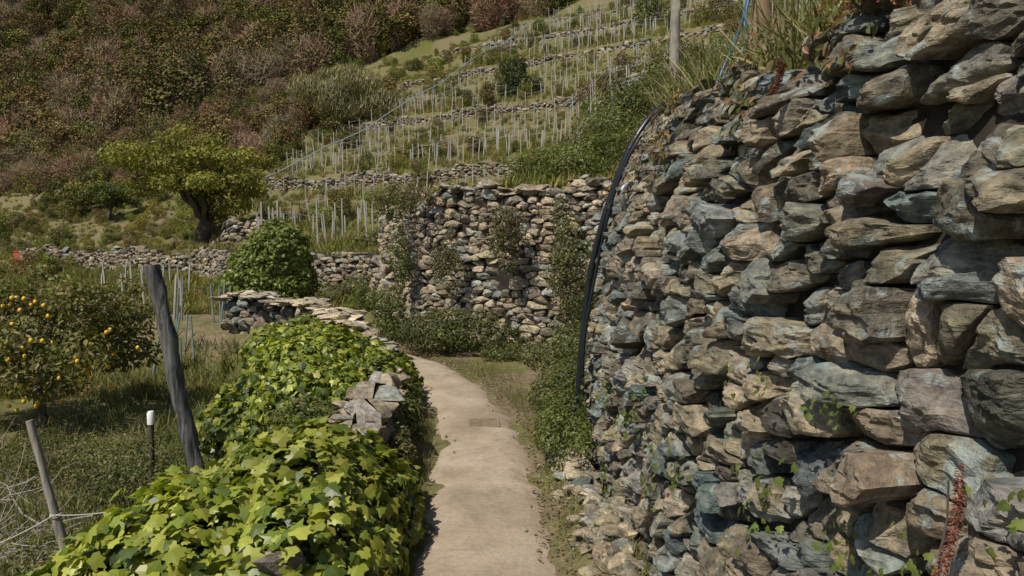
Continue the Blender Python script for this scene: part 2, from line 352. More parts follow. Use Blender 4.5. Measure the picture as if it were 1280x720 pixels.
top_rocks('coping',pl1,hA,0.3,9.6,0.10,0.07,wall1,-0.30,-0.03,rows=2,flat=0.45,dz=-0.04)
top_rocks('coping',pl2,hB,0.0,8.5,0.18,0.12,wall2,-0.32,-0.02,rows=2,flat=0.38,tint=1.4,mat=M_stone_mid,wts=wB)
top_rocks('coping',pl3,hL,7.0,14.5,0.14,0.12,wall3,-0.38,0.0,rows=3,flat=0.28,dz=0.0,tint=1.75,mat=M_stone_mid,wts=[3,5,0,0,1,0,7,0,1])
top_rocks('coping_near',pl3,hL,0.2,6.7,0.20,0.10,wall3,-0.36,-0.04,rows=2,flat=0.32,dz=-0.10,tint=1.4,mat=M_stone_mid,wts=[3,5,1,0,2,0,5,1,1])
rocks('cap_stone',[(-1.10,5.15,0.47),(-1.32,5.3,.45),(-1.08,5.5,.42)],[0.19,.14,.12],wall3,0.28,M_stone_mid,tint=1.7,wts=[3,5,0,0,0,0,5,0,0])
P=[];S=[]
for _ in range(280):
    y=U(2.2,5.6); x=np.interp(y,[2.2,3.6,5,6.2],[0.66,0.60,0.52,0.5])-abs(rng.normal(0,0.11)); s=U(0.012,0.062)*(1.35 if U()<.2 else 1)
    P.append((x,y,float(H(x,y))+s*0.3)); S.append(s)
rocks('rubble_pile',P,S,tint=1.35,flat=0.6,wts=[4,5,2,0.4,1,0.3,4,1,1],mat=M_stone_mid)
P=[];S=[]
for _ in range(520):
    y=U(2.2,13); xl_=np.interp(y,pe[:,0],pe[:,1]); xr_=np.interp(y,pe[:,0],pe[:,2])
    x=(xr_+rng.normal(0.05,.12)) if U()<.6 else (xl_+rng.normal(-.02,.06)); 
    if U()<0.12: x=U(xl_,xr_)
    s=U(0.004,0.018); P.append((x,y,float(H(x,y))+s*0.3+(0.035 if xl_+.1<x<xr_-.1 else 0))); S.append(s)
rocks('path_pebbles',P,S,tint=1.35,hi=False,mat=M_stone_mid,wts=[4,5,1,0,2,0,5,0,1])
Wd=np.array([-0.83,0.56]); Td=np.array([0.56,0.83])
def contour(tw,w0,w1,step=2.0):
    ws=np.arange(w0,w1,step); out=[]
    for w_ in ws:
        x=tw*Td[0]+w_*Wd[0]; y=tw*Td[1]+w_*Wd[1]
        for _ in range(3):
            n_=1.0*float(vnoise(np.array([x,y,0.]),0.05,5)); tt=tw-n_-0.12
            x=tt*Td[0]+w_*Wd[0]; y=tt*Td[1]+w_*Wd[1]
        out.append((x,y))
    return np.array(out)
for tw,(w0,w1) in {18.0:(25,50),33.4:(6,48),45.4:(6,50),57.4:(6,56),69.4:(10,60),81.4:(16,60)}.items():
    C=contour(tw,w0,w1); hh=WALLED[tw]
    d=np.linalg.norm(np.diff(C,axis=0),axis=1); sc=np.concatenate([[0],np.cumsum(d)])
    g0=H(C[:,0]-0.5*Td[0],C[:,1]-0.5*Td[1]); z0=lambda s,sc=sc,g0=g0: np.interp(s,sc,g0)-0.25
    fr=tw<50
    o,_=dry_wall('terrace_wall',C,lambda s:hh+0.10+0.18*np.sin(s*0.7)+0.12*np.sin(s*3.1),lambda z:0.08*z,0.34 if fr else 0.5,0.13 if fr else 0.2,N=8,rings=3,it=1,z0=z0,mat=M_stone_far,depth=0.3,tint=1.2,prot=0.025,disp=0.02,wts=[4,4,3,0,3,0,3,1,1],sharp=50,ledges=False)
# ---------------------------------------------------------------- foliage
def T_simple():
    V=np.array([(0,0,0),(-.24,.3,.07),(-.2,.68,.06),(0,1,-.05),(.2,.68,.06),(.24,.3,.07)],float); return V,[np.array([[0,5,4,3],[0,3,2,1]])]
def T_ivy():
    o=[(0,0),(.28,-.08),(.52,.12),(.36,.34),(.40,.62),(.17,.62),(0,1.0),(-.17,.62),(-.40,.62),(-.36,.34),(-.52,.12),(-.28,-.08)]
    V=[(0,.32,.0)]+[(x,y,-.22*abs(x)-0.14*y*y) for x,y in o]; n=len(o)
    return np.array(V,float)-np.array([0,.1,0]),[np.array([[0,1+k,1+(k+1)%n] for k in range(n)])]
def T_grass():
    V=np.array([(-.035,0,0),(.035,0,0),(.028,.5,.07),(-.028,.5,.07),(0,1,.32)],float); return V,[np.array([[0,1,2,3]]),np.array([[3,2,4]])]
def T_quad():
    return np.array([(-.4,0,0),(.4,.1,0.1),(.3,.9,0),(-.3,1,.12)],float),[np.array([[0,1,2,3]])]
def leaves_np(P,Nn,Dr,size,col,T):
    V0,F0=T; n=len(P); k=len(V0)
    Nn=norm(Nn); Dr=Dr-(Dr*Nn).sum(-1,keepdims=True)*Nn; Dr=norm(Dr); X=np.cross(Dr,Nn)
    size=np.asarray(size)*np.ones(n)
    V=P[:,None]+size[:,None,None]*(V0[None,:,0,None]*X[:,None]+V0[None,:,1,None]*Dr[:,None]+V0[None,:,2,None]*Nn[:,None])
    Fs=[(np.arange(n)[:,None,None]*k+f[None]).reshape(-1,f.shape[1]) for f in F0]
    return V.reshape(-1,3),Fs,np.repeat(col,k,0)
def leaf_obj(name,P,Nn,Dr,size,col,T,mat,parent=None):
    V,Fs,c=leaves_np(P,Nn,Dr,size,col,T); return new_obj(name,make_mesh(name,V,Fs,mat,c,False),parent)
def rnd(n): return norm(rng.normal(0,1,(n,3)))
def lump_points(lumps,n,depth=0.3,ground=None,up=-2):
    L=np.array(lumps,float); C=L[:,:3]; R=L[:,3:6]; area=(R[:,0]*R[:,1]+R[:,0]*R[:,2]+R[:,1]*R[:,2]); 
    k=rng.choice(len(L),n*2,p=area/area.sum()); u=rnd(n*2); f=1-depth*U(0,1,n*2)**2
    f=f*(1+0.18*vnoise(u*2.0+C[k],2.0,3)+0.08*vnoise(u*5.0+C[k],2.0,5)); P=C[k]+u*R[k]*f[:,None]; N_=norm(u/R[k])
    ins=np.zeros(len(P),bool)
    for j in range(len(L)):
        q=((P-C[j])/R[j]); ins|=(((q*q).sum(-1)<0.5)&(k!=j))
    m=~ins&(N_[:,2]>up)
    if ground is not None: m&=P[:,2]>ground(P[:,0],P[:,1])
    P,N_,k=P[m][:n],N_[m][:n],k[m][:n]; return P,N_,k
def lumps_in(c,r,m,fr=(0.28,0.5),zb=0.0):
    out=[]
    for _ in range(m):
        u=rnd(1)[0]*U(0.35,0.85); f=U(*fr); 
        out.append((c[0]+u[0]*r[0],c[1]+u[1]*r[1],c[2]+u[2]*r[2]+zb,r[0]*f,r[1]*f,r[2]*f*0.9))
    return out
def foliage(name,lumps,n,size,pals,T=None,mat=None,parent=None,depth=0.35,upb=0.5,rn=0.7,ground=None,drop=0.6,jit=0.25,up=-2):
    P,N_,k=lump_points(lumps,n,depth,ground,up); n=len(P)
    nn=norm(N_+rn*rnd(n)+np.array([0,0,upb])); dr=rnd(n)*0.9+np.array([0,0,-drop])+N_*0.3
    pa=np.array(pals,float); lc=U(0.75,1.25,len(lumps)); c=pa[rng.choice(len(pa),n)]*lc[k][:,None]*(1+U(-jit,jit,(n,1)))
    return leaf_obj(name,P,nn,dr,size*U(0.5,1.3,n),c,T or T_simple(),mat or M_leaf,parent)
def tubes(name,paths,mat,parent=None,sides=7,rough=0.0):
    Vs=[];Fs=[];caps=[];b=0
    for pts,rad in paths:
        P=np.array(pts,float); n=len(P); rad=np.ones(n)*np.asarray(rad)
        Tn=norm(np.gradient(P,axis=0)); ref=np.array([0,0,1.]) if abs(Tn[:,2]).mean()<0.8 else np.array([1.,0,0])
        A=norm(np.cross(Tn,ref)); B=np.cross(Tn,A); th=np.linspace(0,2*np.pi,sides,endpoint=False)
        V=P[:,None]+rad[:,None,None]*(np.cos(th)[None,:,None]*A[:,None]+np.sin(th)[None,:,None]*B[:,None])
        if rough: V=V+(V-P[:,None])*rough*fbm(V*np.array([1,1,.4]),14,3,2)[...,None]
        i=b+np.arange(n*sides).reshape(n,sides); j=np.roll(i,-1,1)
        Fs.append(np.stack([i[:-1],j[:-1],j[1:],i[1:]],-1).reshape(-1,4)); caps.append(i[0][::-1][None]); caps.append(i[-1][None]); Vs.append(V.reshape(-1,3)); b+=n*sides
    return new_obj(name,make_mesh(name,np.vstack(Vs),[np.vstack(Fs),np.vstack(caps)],mat,None,True,50),parent)
def bend(a,b,n=6,j=0.1):
    a=np.array(a,float);b=np.array(b,float); t=np.linspace(0,1,n)[:,None]; P=a+(b-a)*t; P[1:-1]+=rng.normal(0,j*np.linalg.norm(b-a)/n,(n-2,3)); return P
G_IVY=[(0.24,0.27,0.035),(0.29,0.315,0.048),(0.17,0.215,0.028),(0.09,0.13,0.022),(0.34,0.35,0.07)]
G_MID=[(0.105,0.13,0.034),(0.14,0.16,0.045),(0.07,0.095,0.027),(0.17,0.18,0.055)]
G_DARK=[(0.055,0.075,0.025),(0.08,0.10,0.03),(0.115,0.12,0.042),(0.13,0.105,0.05)]
G_DRY=[(0.17,0.145,0.065),(0.13,0.11,0.055),(0.10,0.105,0.035),(0.22,0.17,0.09)]
G_BROWN=[(0.16,0.12,0.075),(0.12,0.092,0.06),(0.13,0.115,0.055),(0.18,0.14,0.085)]
gz=lambda x,y:H(x,y)-0.03
I1=[(-1.12,3.6,0.30,0.46,0.65,0.43),(-1.5,3.1,0.17,0.5,0.7,0.44),(-1.4,4.0,0.22,0.40,0.42,0.34),(-0.86,3.85,0.16,0.30,0.5,0.36),(-1.85,3.2,-0.05,0.45,0.6,0.40),(-0.95,2.9,0.2,0.36,0.7,0.42),(-1.2,2.3,0.1,0.5,0.5,0.38),(-0.76,4.3,0.06,0.16,0.3,0.26),(-1.75,3.9,0.0,0.4,0.45,0.36),(-0.72,3.3,0.1,0.16,0.5,0.24),(-1.9,2.6,0.05,.35,.4,.35)]
iv1=foliage('ivy_mound',I1,14000,0.074,G_IVY,T_ivy(),M_ivy,depth=0.25,upb=0.3,rn=0.9,drop=0.9,jit=0.25)
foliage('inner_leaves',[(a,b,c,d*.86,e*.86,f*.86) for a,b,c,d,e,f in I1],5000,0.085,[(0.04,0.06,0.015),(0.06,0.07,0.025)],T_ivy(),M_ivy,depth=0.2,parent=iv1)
I2=[(-1.85,6.3,0.26,0.5,0.55,0.38),(-2.1,7.2,0.38,0.65,0.8,0.45),(-1.75,7.4,0.32,0.5,0.6,0.38),(-2.5,8.0,0.45,0.6,0.8,0.38),(-1.5,6.1,0.12,0.3,0.4,0.34),(-1.35,6.9,0.26,0.32,0.5,0.34),(-1.65,7.7,0.40,0.42,0.4,0.20),(-2.5,6.9,-0.1,0.6,0.8,0.5),(-1.25,7.4,.16,.24,.4,.30)]
foliage('ivy_mound',I2,14500,0.076,G_IVY+[(0.08,0.11,0.025)],T_ivy(),M_ivy,depth=0.3,upb=0.3,rn=0.9,drop=0.9,jit=0.3)
foliage('climbing_plant_on_low_wall',[(-1.0,5.2,0.12,0.22,0.5,0.26),(-1.02,5.9,0.14,0.22,0.5,0.3),(-1.1,6.6,0.12,0.22,0.5,0.26),(-1.5,5.2,0.1,.4,.4,.3),(-1.7,5.6,.15,.35,.4,.3)],8500,0.042,G_MID+G_DARK,T_simple(),M_leaf,ground=gz)
def shrub(name,c,r,n,size,pals,m=9,T=None,grounded=True,parent=None,fr=(0.28,0.5),**k):
    return foliage(name,lumps_in(c,r,m,fr),n,size,pals,T,ground=gz if grounded else None,parent=parent,**k)
shrub('weed_clump',(0.42,5.4,0.24),(0.24,0.9,0.30),7000,0.030,G_MID,18)
shrub('weed_clump',(0.52,6.6,0.3),(0.33,0.8,0.36),6000,0.034,G_MID+G_DARK,16)
shrub('weed_clump',(0.75,8.2,0.35),(0.55,1.0,0.45),5500,0.045,G_MID+G_DARK,16)
shrub('weed_clump',(0.95,9.5,0.9),(0.45,0.5,1.2),5000,0.045,G_MID+G_DARK+G_DRY,18)
shrub('weed_clump',(-0.95,10.45,0.3),(1.0,0.5,0.45),8000,0.045,G_MID+G_DARK,20)
shrub('weed_clump',(-2.15,11.6,0.45),(0.4,0.6,0.6),3500,0.05,G_MID+G_DARK,12)
shrub('weed_clump',(0.15,9.9,0.12),(0.6,0.35,0.2),1800,0.04,G_MID,12)
shrub('weed_clump',(-0.84,4.95,0.12),(0.13,0.5,0.22),2200,0.033,G_MID+G_DRY,10)
for c,r,n,p in [((-0.1,10.35,1.95),(0.33,0.2,0.62),2600,G_DARK+G_BROWN),((-1.05,11.0,1.35),(0.26,0.2,0.55),1800,G_BROWN+G_DARK),((-1.95,11.9,1.5),(0.22,0.3,0.75),2200,G_DARK+G_MID),((-2.2,12.2,2.5),(0.5,0.6,0.35),3000,G_DRY+G_MID),((0.75,9.95,1.6),(0.22,0.2,0.9),2400,G_DARK+G_DRY),((-1.6,11.6,2.55),(0.4,0.3,0.16),1000,G_DRY)]:
    shrub('hanging_wall_plant',c,r,n,0.042,p,12,grounded=False,depth=0.6)
def wall_plants(n,name,pals,size,zr,sr,T,per=12,spread=0.09):
    P=[];N_=[];C=[]
    for _ in range(n):
        s=U(*sr); z=U(*zr); p,nn=pl1(np.array([s]),np.array([z]),np.array([0.04])); k=int(per*U(0.5,1.5))
        P.append(p+rng.normal(0,spread,(k,3))*np.array([0.35,1,1])+nn*U(0,0.05,(k,1))); N_.append(np.repeat(nn,k,0)); c=np.array(pals); C.append(c[rng.choice(len(c),k)]*U(.7,1.3,(k,1)))
    P=np.vstack(P);N_=np.vstack(N_);C=np.vstack(C); k=len(P)
    return leaf_obj(name,P,N_+0.6*rnd(k)+np.array([0,0,.4]),rnd(k)+N_+np.array([0,0,-.3]),size*U(.6,1.3,k),C,T,M_leaf)
wall_plants(26,'wall_pennywort',[(0.09,0.13,0.025),(0.14,0.17,0.04)],0.03,(0.1,1.1),(1.8,7.0),T_ivy(),14,0.05)
wall_plants(12,'wall_pennywort',[(0.09,0.13,0.025),(0.14,0.17,0.04)],0.022,(0.75,1.35),(1.6,3.0),T_ivy(),9,0.03)
wall_plants(34,'wall_fern',[(0.15,0.12,0.05),(0.10,0.11,0.035),(0.22,0.12,0.06)],0.045,(2.2,2.7),(2.2,7.2),T_simple(),26,0.07)
def spike(base,h,r):
    P=[];N_=[];D=[]
    for t in np.linspace(0,1,70):
        k=7 if t<.9 else 4
        for _ in range(k):
            a=U(0,6.28); o=np.array([math.cos(a),math.sin(a),0]); P.append(np.array(base)+np.array([0.03*math.sin(t*2),0,t*h])+o*r*(1-t*0.7)*.4); N_.append(o*0.4+np.array([0,0,1])); D.append(o+np.array([0,0,-.2]))
    return np.array(P),np.array(N_),np.array(D)
root=group('red_spike_plant')
A=[spike((0.775,1.20,1.14),0.21,0.014),spike((0.62,3.3,0.35),0.2,0.02),spike((0.97,2.6,2.3),0.13,0.016),spike((0.92,2.45,2.27),0.11,0.014)]
P=np.vstack([a[0] for a in A]);N_=np.vstack([a[1] for a in A]);D=np.vstack([a[2] for a in A]); n=len(P)
leaf_obj('florets',P,N_,D,0.009*U(.8,1.3,n),np.array([(0.20,0.075,0.055)])*U(.6,1.4,(n,1)),T_simple(),M_leaf,root)
tubes('stems',[(bend((0.775,1.20,1.0),(0.785,1.20,1.32)),0.002)],M_bark,root,5)
def grass(name,P,h,cols,mat=None,lean=0.5,T=None,wid=1.0):
    n=len(P); D=rng.normal(0,lean,(n,3)); D[:,2]=1; N_=rnd(n); N_[:,2]*=0.2
    V0,F0=T_grass(); V0=V0.copy(); V0[:,0]*=wid
    c=np.array(cols); c=c[rng.choice(len(c),n)]*U(.65,1.35,(n,1)); return leaf_obj(name,P,N_,D,h,c,(V0,F0),mat or M_grass)
G_GR=[(0.14,0.16,0.04),(0.17,0.185,0.05),(0.10,0.12,0.032),(0.23,0.20,0.09),(0.30,0.25,0.14)]
n=30000; s=U(1.5,8.5,n); z=hA(s); cl=vnoise(np.stack([s,s*0,s*0],-1),2.2,3); o=-U(0.04,1.3,n); P,_=pl1(s,z-0.02,o); P[:,2]=np.maximum(P[:,2],H(P[:,0],P[:,1])); keep=cl+U(-.5,.5,n)>-0.35; P=P[keep]
grass('wall_top_grass',P,U(0.14,0.42,len(P)),G_GR+[(0.34,0.29,0.17)],wid=0.42)
shrub('wall_top_succulents',(1.26,3.6,2.58),(0.15,0.6,0.09),2600,0.03,[(0.12,0.15,0.035),(0.2,0.14,0.06),(0.24,0.11,0.06)],12,grounded=False)
shrub('wall_top_succulents',(1.25,2.3,2.56),(0.16,0.5,0.08),2200,0.024,[(0.12,0.15,0.035),(0.2,0.14,0.06),(0.26,0.09,0.08)],12,grounded=False)
shrub('wall_top_brush',(1.65,4.8,2.8),(0.35,0.6,0.22),3500,0.045,G_DRY+G_MID,14,grounded=False,depth=0.6)
for c,r,n,p,sz in [((1.7,13.5,3.2),(1.6,1.6,0.7),8000,G_MID+[(0.18,0.2,0.05)],0.07),((3.0,18,4.4),(2.4,2.4,1.3),9000,G_MID+G_DARK,0.09),((1.6,21,4.3),(2.2,2.2,1.1),7000,G_MID+G_DARK,0.10),((4.6,22.5,6.2),(2.4,1.6,2.0),9000,G_MID+G_DARK,0.11),((6.5,26,7.8),(2.4,2.6,1.3),8000,G_DARK+G_MID,0.12),((3.0,11,3.2),(1.0,1.5,0.6),6000,G_MID+G_DRY,0.06),((4.2,14,4.2),(1.5,2.0,0.9),7000,G_MID+G_DRY,0.07),((8.5,30,9.8),(2.5,2.6,1.3),6000,G_DARK+G_MID,0.13),((7.2,19,7.0),(2.0,2.6,1.3),6000,G_MID,0.10)]:
    zz=float(H(c[0],c[1])); shrub('bank_bush',(c[0],c[1],zz+r[2]*0.35),r,n,sz,p,22,depth=0.5,fr=(.2,.45))
hz=float(H(-6.05,17))
foliage('ivy_covered_bush',[(-6.05,17,hz+0.9,0.95,0.9,0.95),(-5.75,16.9,hz+1.5,0.75,0.8,0.72),(-6.5,17,hz+0.55,0.65,0.7,0.65),(-5.5,17,hz+0.75,0.62,0.7,0.8),(-6.0,16.8,hz+0.3,1.0,0.8,0.5),(-5.4,16.8,hz+1.3,.4,.4,.4),(-6.5,16.9,hz+1.2,.4,.4,.4)],16000,0.085,[(0.15,0.19,0.03),(0.19,0.23,0.04),(0.11,0.15,0.027),(0.22,0.25,0.06)],T_ivy(),M_ivy,depth=0.3,rn=.9)
def tree(name,base,h,spread,n,leaf,pals,trunk=0.2,nl=7,crown_z=0.62,lumps=22,M=None,T=None,fr=.28,fork_h=.3,zlo=.22):
    root=group(name); b=np.array(base,float); paths=[]; ls=[]
    fork=b+np.array([U(-.1,.1)*h,0,h*fork_h]); paths.append((bend(b-np.array([0,0,.2]),fork,6,.08),np.linspace(trunk,trunk*.72,6)))
    for k in range(nl):
        a=k/nl*6.28+U(-.4,.4); e=b+np.array([math.cos(a)*spread*U(.4,.8),math.sin(a)*spread*U(.4,.8),h*U(.55,.88)])
        p=bend(fork,e,7,.18); paths.append((p,np.linspace(trunk*.5,trunk*.08,7)))
        for q in range(3):
            st=p[rng.integers(3,6)]; e2=st+rnd(1)[0]*spread*.4+np.array([0,0,spread*.25]); paths.append((bend(st,e2,5,.2),np.linspace(trunk*.18,trunk*.04,5))); ls.append((*e2,*(spread*np.array([.2,.2,.13])*U(.6,1.3))))
        ls.append((*e,*(spread*np.array([.24,.24,.16])*U(.7,1.3))))
    for _ in range(lumps):
        a=U(0,6.28); rr=spread*U(0,.95)**.6; zc=h*(crown_z+U(-zlo,.3)*(1-0.5*(rr/spread))); ls.append((b[0]+math.cos(a)*rr,b[1]+math.sin(a)*rr,b[2]+zc,*(spread*np.array([fr,fr,fr*.6])*U(.5,1.2))))
    tubes('trunk_and_limbs',paths,M_bark,root,7,0.25)
    foliage('crown',ls,n,leaf,pals,T or T_simple(),M or M_leaf,root,depth=0.8,rn=1.0)
    return root
G_TREE=[(0.20,0.20,0.035),(0.25,0.24,0.045),(0.15,0.16,0.03),(0.28,0.26,0.06)]
bx,by=-19.2,42.0; tree('broadleaf_tree',(bx,by,float(H(bx,by))),6.6,4.6,19000,0.23,G_TREE,0.5,9,0.66,26,fr=.2,fork_h=.24,zlo=.26)
bx,by=-33,56.0; tree('broadleaf_tree',(bx,by,float(H(bx,by))),3.4,2.2,5000,0.2,G_MID,0.2,7,0.6,16)
bx,by=-6.65,9.6; bz=float(H(bx,by)); lt=tree('lemon_tree',(bx,by,bz),2.1,1.5,12000,0.085,G_MID+G_DRY+[(0.17,0.15,0.04),(0.2,0.17,0.05)],0.09,9,0.48,34,fr=.22)
LP=[];
for _ in range(130):
    u=rnd(1)[0]; u[1]=-abs(u[1]); LP.append(np.array([bx,by,bz+1.15])+u*np.array([1.45,1.45,0.95])*U(.6,1.0))
LP=np.array(LP); V=(LP[:,None]+ICO2[None]*0.027*np.array([1,1,1.25])).reshape(-1,3); F=(np.arange(len(LP))[:,None,None]*len(ICO2)+ICOF2[None]).reshape(-1,3)
new_obj('lemons',make_mesh('lemons',V,[F],M_lemon),lt)
hz=float(H(0.6,59)); foliage('dark_green_shrub',lumps_in((0.6,59,hz+1.9),(2.0,2.0,2.2),14),7000,0.2,G_DARK[:3],None,M_leaf,depth=.5)
def instancer(name,protos,pts,scl,rot=None):
    coll=bpy.data.collections.new(name+'_parts')
    for p in protos:
        for c in list(p.users_collection): c.objects.unlink(p)
        coll.objects.link(p)
    pts=np.asarray(pts,np.float32); n=len(pts)
    me=bpy.data.meshes.new(name); me.vertices.add(n); me.vertices.foreach_set('co',pts.ravel())
    a=me.attributes.new('rot','FLOAT_VECTOR','POINT'); R=np.zeros((n,3),np.float32); R[:,2]=U(0,6.28,n); R[:,:2]=rng.normal(0,.06,(n,2)); a.data.foreach_set('vector',R.ravel())
    a=me.attributes.new('scl','FLOAT_VECTOR','POINT'); a.data.foreach_set('vector',np.asarray(scl,np.float32).ravel())
    a=me.attributes.new('pick','INT','POINT'); a.data.foreach_set('value',rng.integers(0,len(protos),n).astype(np.int32))
    o=new_obj(name,me)
    ng=bpy.data.node_groups.new(name,'GeometryNodeTree')
    ng.interface.new_socket('Geometry',in_out='INPUT',socket_type='NodeSocketGeometry'); ng.interface.new_socket('Geometry',in_out='OUTPUT',socket_type='NodeSocketGeometry')
    N=ng.nodes; gi=N.new('NodeGroupInput'); go=N.new('NodeGroupOutput'); ip=N.new('GeometryNodeInstanceOnPoints'); ci=N.new('GeometryNodeCollectionInfo')
    ci.inputs['Collection'].default_value=coll; ci.inputs['Separate Children'].default_value=True; ci.inputs['Reset Children'].default_value=True
    def na(nm,ty):
        x=N.new('GeometryNodeInputNamedAttribute'); x.data_type=ty; x.inputs['Name'].default_value=nm
        return next(s for s in x.outputs if s.enabled and s.name=='Attribute')
    L=ng.links; L.new(gi.outputs[0],ip.inputs['Points']); L.new(ci.outputs[0],ip.inputs['Instance']); ip.inputs['Pick Instance'].default_value=True
    L.new(na('pick','INT'),ip.inputs['Instance Index']); L.new(na('rot','FLOAT_VECTOR'),ip.inputs['Rotation']); L.new(na('scl','FLOAT_VECTOR'),ip.inputs['Scale'])
    L.new(ip.outputs[0],go.inputs[0]); m=o.modifiers.new('inst','NODES'); m.node_group=ng
    return o
def proto_tree(nm,pals,n=2400,size=0.034,tall=1.0,depth=.5):
    ls=[(0,0,.5*tall,.30,.30,.32*tall)]+[(U(-.3,.3),U(-.3,.3),U(.2,.85)*tall,U(.11,.24),U(.11,.24),U(.09,.18)) for _ in range(13)]
    return foliage(nm,ls,n,size,pals,T_quad(),M_forest,depth=depth,rn=1.0,jit=0.3)
def proto_bare(nm,cols,n=2400):
    P=rnd(n)*np.array([.36,.36,.40])*U(.2,1,(n,1))**.5; D=P*2+rng.normal(0,.5,(n,3)); D[:,2]+=.5; P[:,2]+=.42
    V0,F0=T_grass(); V0=V0.copy(); V0[:,0]*=1.1; c=np.array(cols); c=c[rng.choice(len(c),n)]*U(.7,1.3,(n,1)); return leaf_obj(nm,P,rnd(n),D,U(.06,.16,n),c,(V0,F0),M_forest)
BARE=[(0.24,0.185,0.14),(0.20,0.155,0.12),(0.27,0.22,0.175)]
FP=[proto_tree('f1',G_DARK+G_MID),proto_tree('f2',G_BROWN+G_DRY),proto_tree('f3',G_DARK+G_BROWN,tall=1.2),proto_tree('f4',G_BROWN+G_DRY),proto_bare('f5',BARE),proto_bare('f6',BARE),proto_tree('f7',G_MID+G_DRY),proto_tree('f8',G_BROWN,1500,depth=.8),proto_bare('f9',BARE,3000)]
pts=[];sc=[]
def addp(x,y,s,sink=0.08):
    z=H(x,y); pts.append(np.stack([x,y,z-s*sink],-1)); sc.append(np.repeat(s[:,None],3,1)*U(.8,1.25,(len(x),3)))
n=11000; y=U(60,330,n)**1.0; x=U(-.85,.75,n)*y; t=.56*x+.83*y
m=((x<-19-0.12*(y-60))&(t>33))|(y>106-0.1*x); x,y=x[m],y[m]; addp(x,y,np.where(y<100,U(1.5,4.2,len(x)),3+7*U(0,1,len(x))**1.6))
instancer('distant_forest',FP,np.vstack(pts),np.vstack(sc))
BP=[proto_tree('b1',G_MID),proto_tree('b2',G_DARK),proto_tree('b3',G_DRY),proto_tree('b4',[(0.19,0.20,0.045),(0.14,0.15,0.04)])]
pts=[];sc=[]
n=480; y=U(38,108,n); x=U(-.45,.42,n)*y; x=np.maximum(x,-24)
m=~((y<48)&(x<-12)); addp(x[m],y[m],U(.5,1.7,m.sum())**1.2)
n=150; y=U(30,75,n); x=U(-.8,-.40,n)*y; m=~((y<45)&(np.abs(x/y+.455)<.14)); addp(x[m],y[m],U(.5,1.8,m.sum()))
n=40; x=U(-55,-26,n); y=.0*x+U(60,70,n); addp(x,y,U(2,3.8,n))
cx=np.array([-13,-17,-2,-9,14,18,-14,-30,-34.]);cy=np.array([70,66,58,80,72,60,60.,70,64]); addp(cx,cy,np.array([4,3.5,2.2,3,4,3,2.5,5,4.5]))
instancer('hillside_bushes',BP,np.vstack(pts),np.vstack(sc))
foliage('plume_shrub',lumps_in((-15.8,66,float(H(-16,66))+2.8),(4.4,2.5,3.0),18),12000,0.6,[(0.26,0.24,0.12),(0.32,0.29,0.16),(0.20,0.19,0.09)],(T_grass()[0]*np.array([1.6,1,1]),T_grass()[1]),M_leaf,drop=-2.6,depth=.7)
def proto_tuft(nm,cols,n=70,h=(.4,1.0)):
    P=rng.normal(0,.22,(n,3)); P[:,2]=-.03; return grass(nm,P,U(*h,n),cols,M_grassr,0.5,wid=.9)
GT=[proto_tuft('t1',G_GR[:3]),proto_tuft('t2',G_GR),proto_tuft('t3',[(0.24,0.20,0.11),(0.15,0.15,0.06)])]
pts=[];sc=[]
n=11000; y=U(22,100,n); x=U(-.75,.5,n)*y; addp(x,y,U(.25,.6,n),0)
n=5500; y=U(11,34,n); x=U(-.8,-.15,n)*y; P2=np.stack([x,y],-1); m=(sdist(P2,LWx)>0.5)|(y>16); addp(x[m],y[m],U(.12,.34,m.sum()),0)
n=3500; y=U(9,34,n); x=U(-.25,.6,n)*y; P2=np.stack([x,y],-1); m=(-sdist(P2,W12x)>0.8); addp(x[m],y[m],U(.2,.45,m.sum()),0)
instancer('hillside_grass',GT,np.vstack(pts),np.vstack(sc))
n=56000; y=U(3.5,13,n); x=-U(1.35,9.5,n)-0.1*(y-4); P2=np.stack([x,y],-1); cl=fbm(np.stack([x,y,0*x],-1),0.9,3,6); m=(sdist(P2,LWx)>0.35)&(cl+U(-.6,.6,n)>-.25); x,y=x[m],y[m]
cl=cl[m]; grass('meadow_grass',np.stack([x,y,H(x,y)-.02],-1),U(.08,.30,len(x))*(1+.5*np.clip(cl,-.5,1)),[(0.12,0.15,0.037),(0.16,0.185,0.048),(0.09,0.11,0.03),(0.21,0.185,0.09),(0.28,0.24,0.15)],wid=0.7)
n=30000; y=U(2.0,12.5,n); xl_=np.interp(y,pe[:,0],pe[:,1]); xr_=np.interp(y,pe[:,0],pe[:,2]); sd=U(0,1,n)<.7
x=np.where(sd,xr_+0.05+abs(rng.normal(0,.28,n)),xl_+0.03-abs(rng.normal(0,.12,n))); P2=np.stack([x,y],-1); cl=fbm(np.stack([x,y,0*x],-1),1.5,3,16); wd=-sdist(P2,W12x)
m=(wd<0.02)&(cl+U(-.4,.4,n)+.8*sstep(-.5,-.1,wd)*(y>5)>.2); hh_=U(.03,.13,n)*(1+1.2*sstep(-.5,-.1,wd)*(y>5)); grass('verge_grass',np.stack([x,y,H(x,y)-.02],-1)[m],hh_[m],G_GR,wid=0.5)
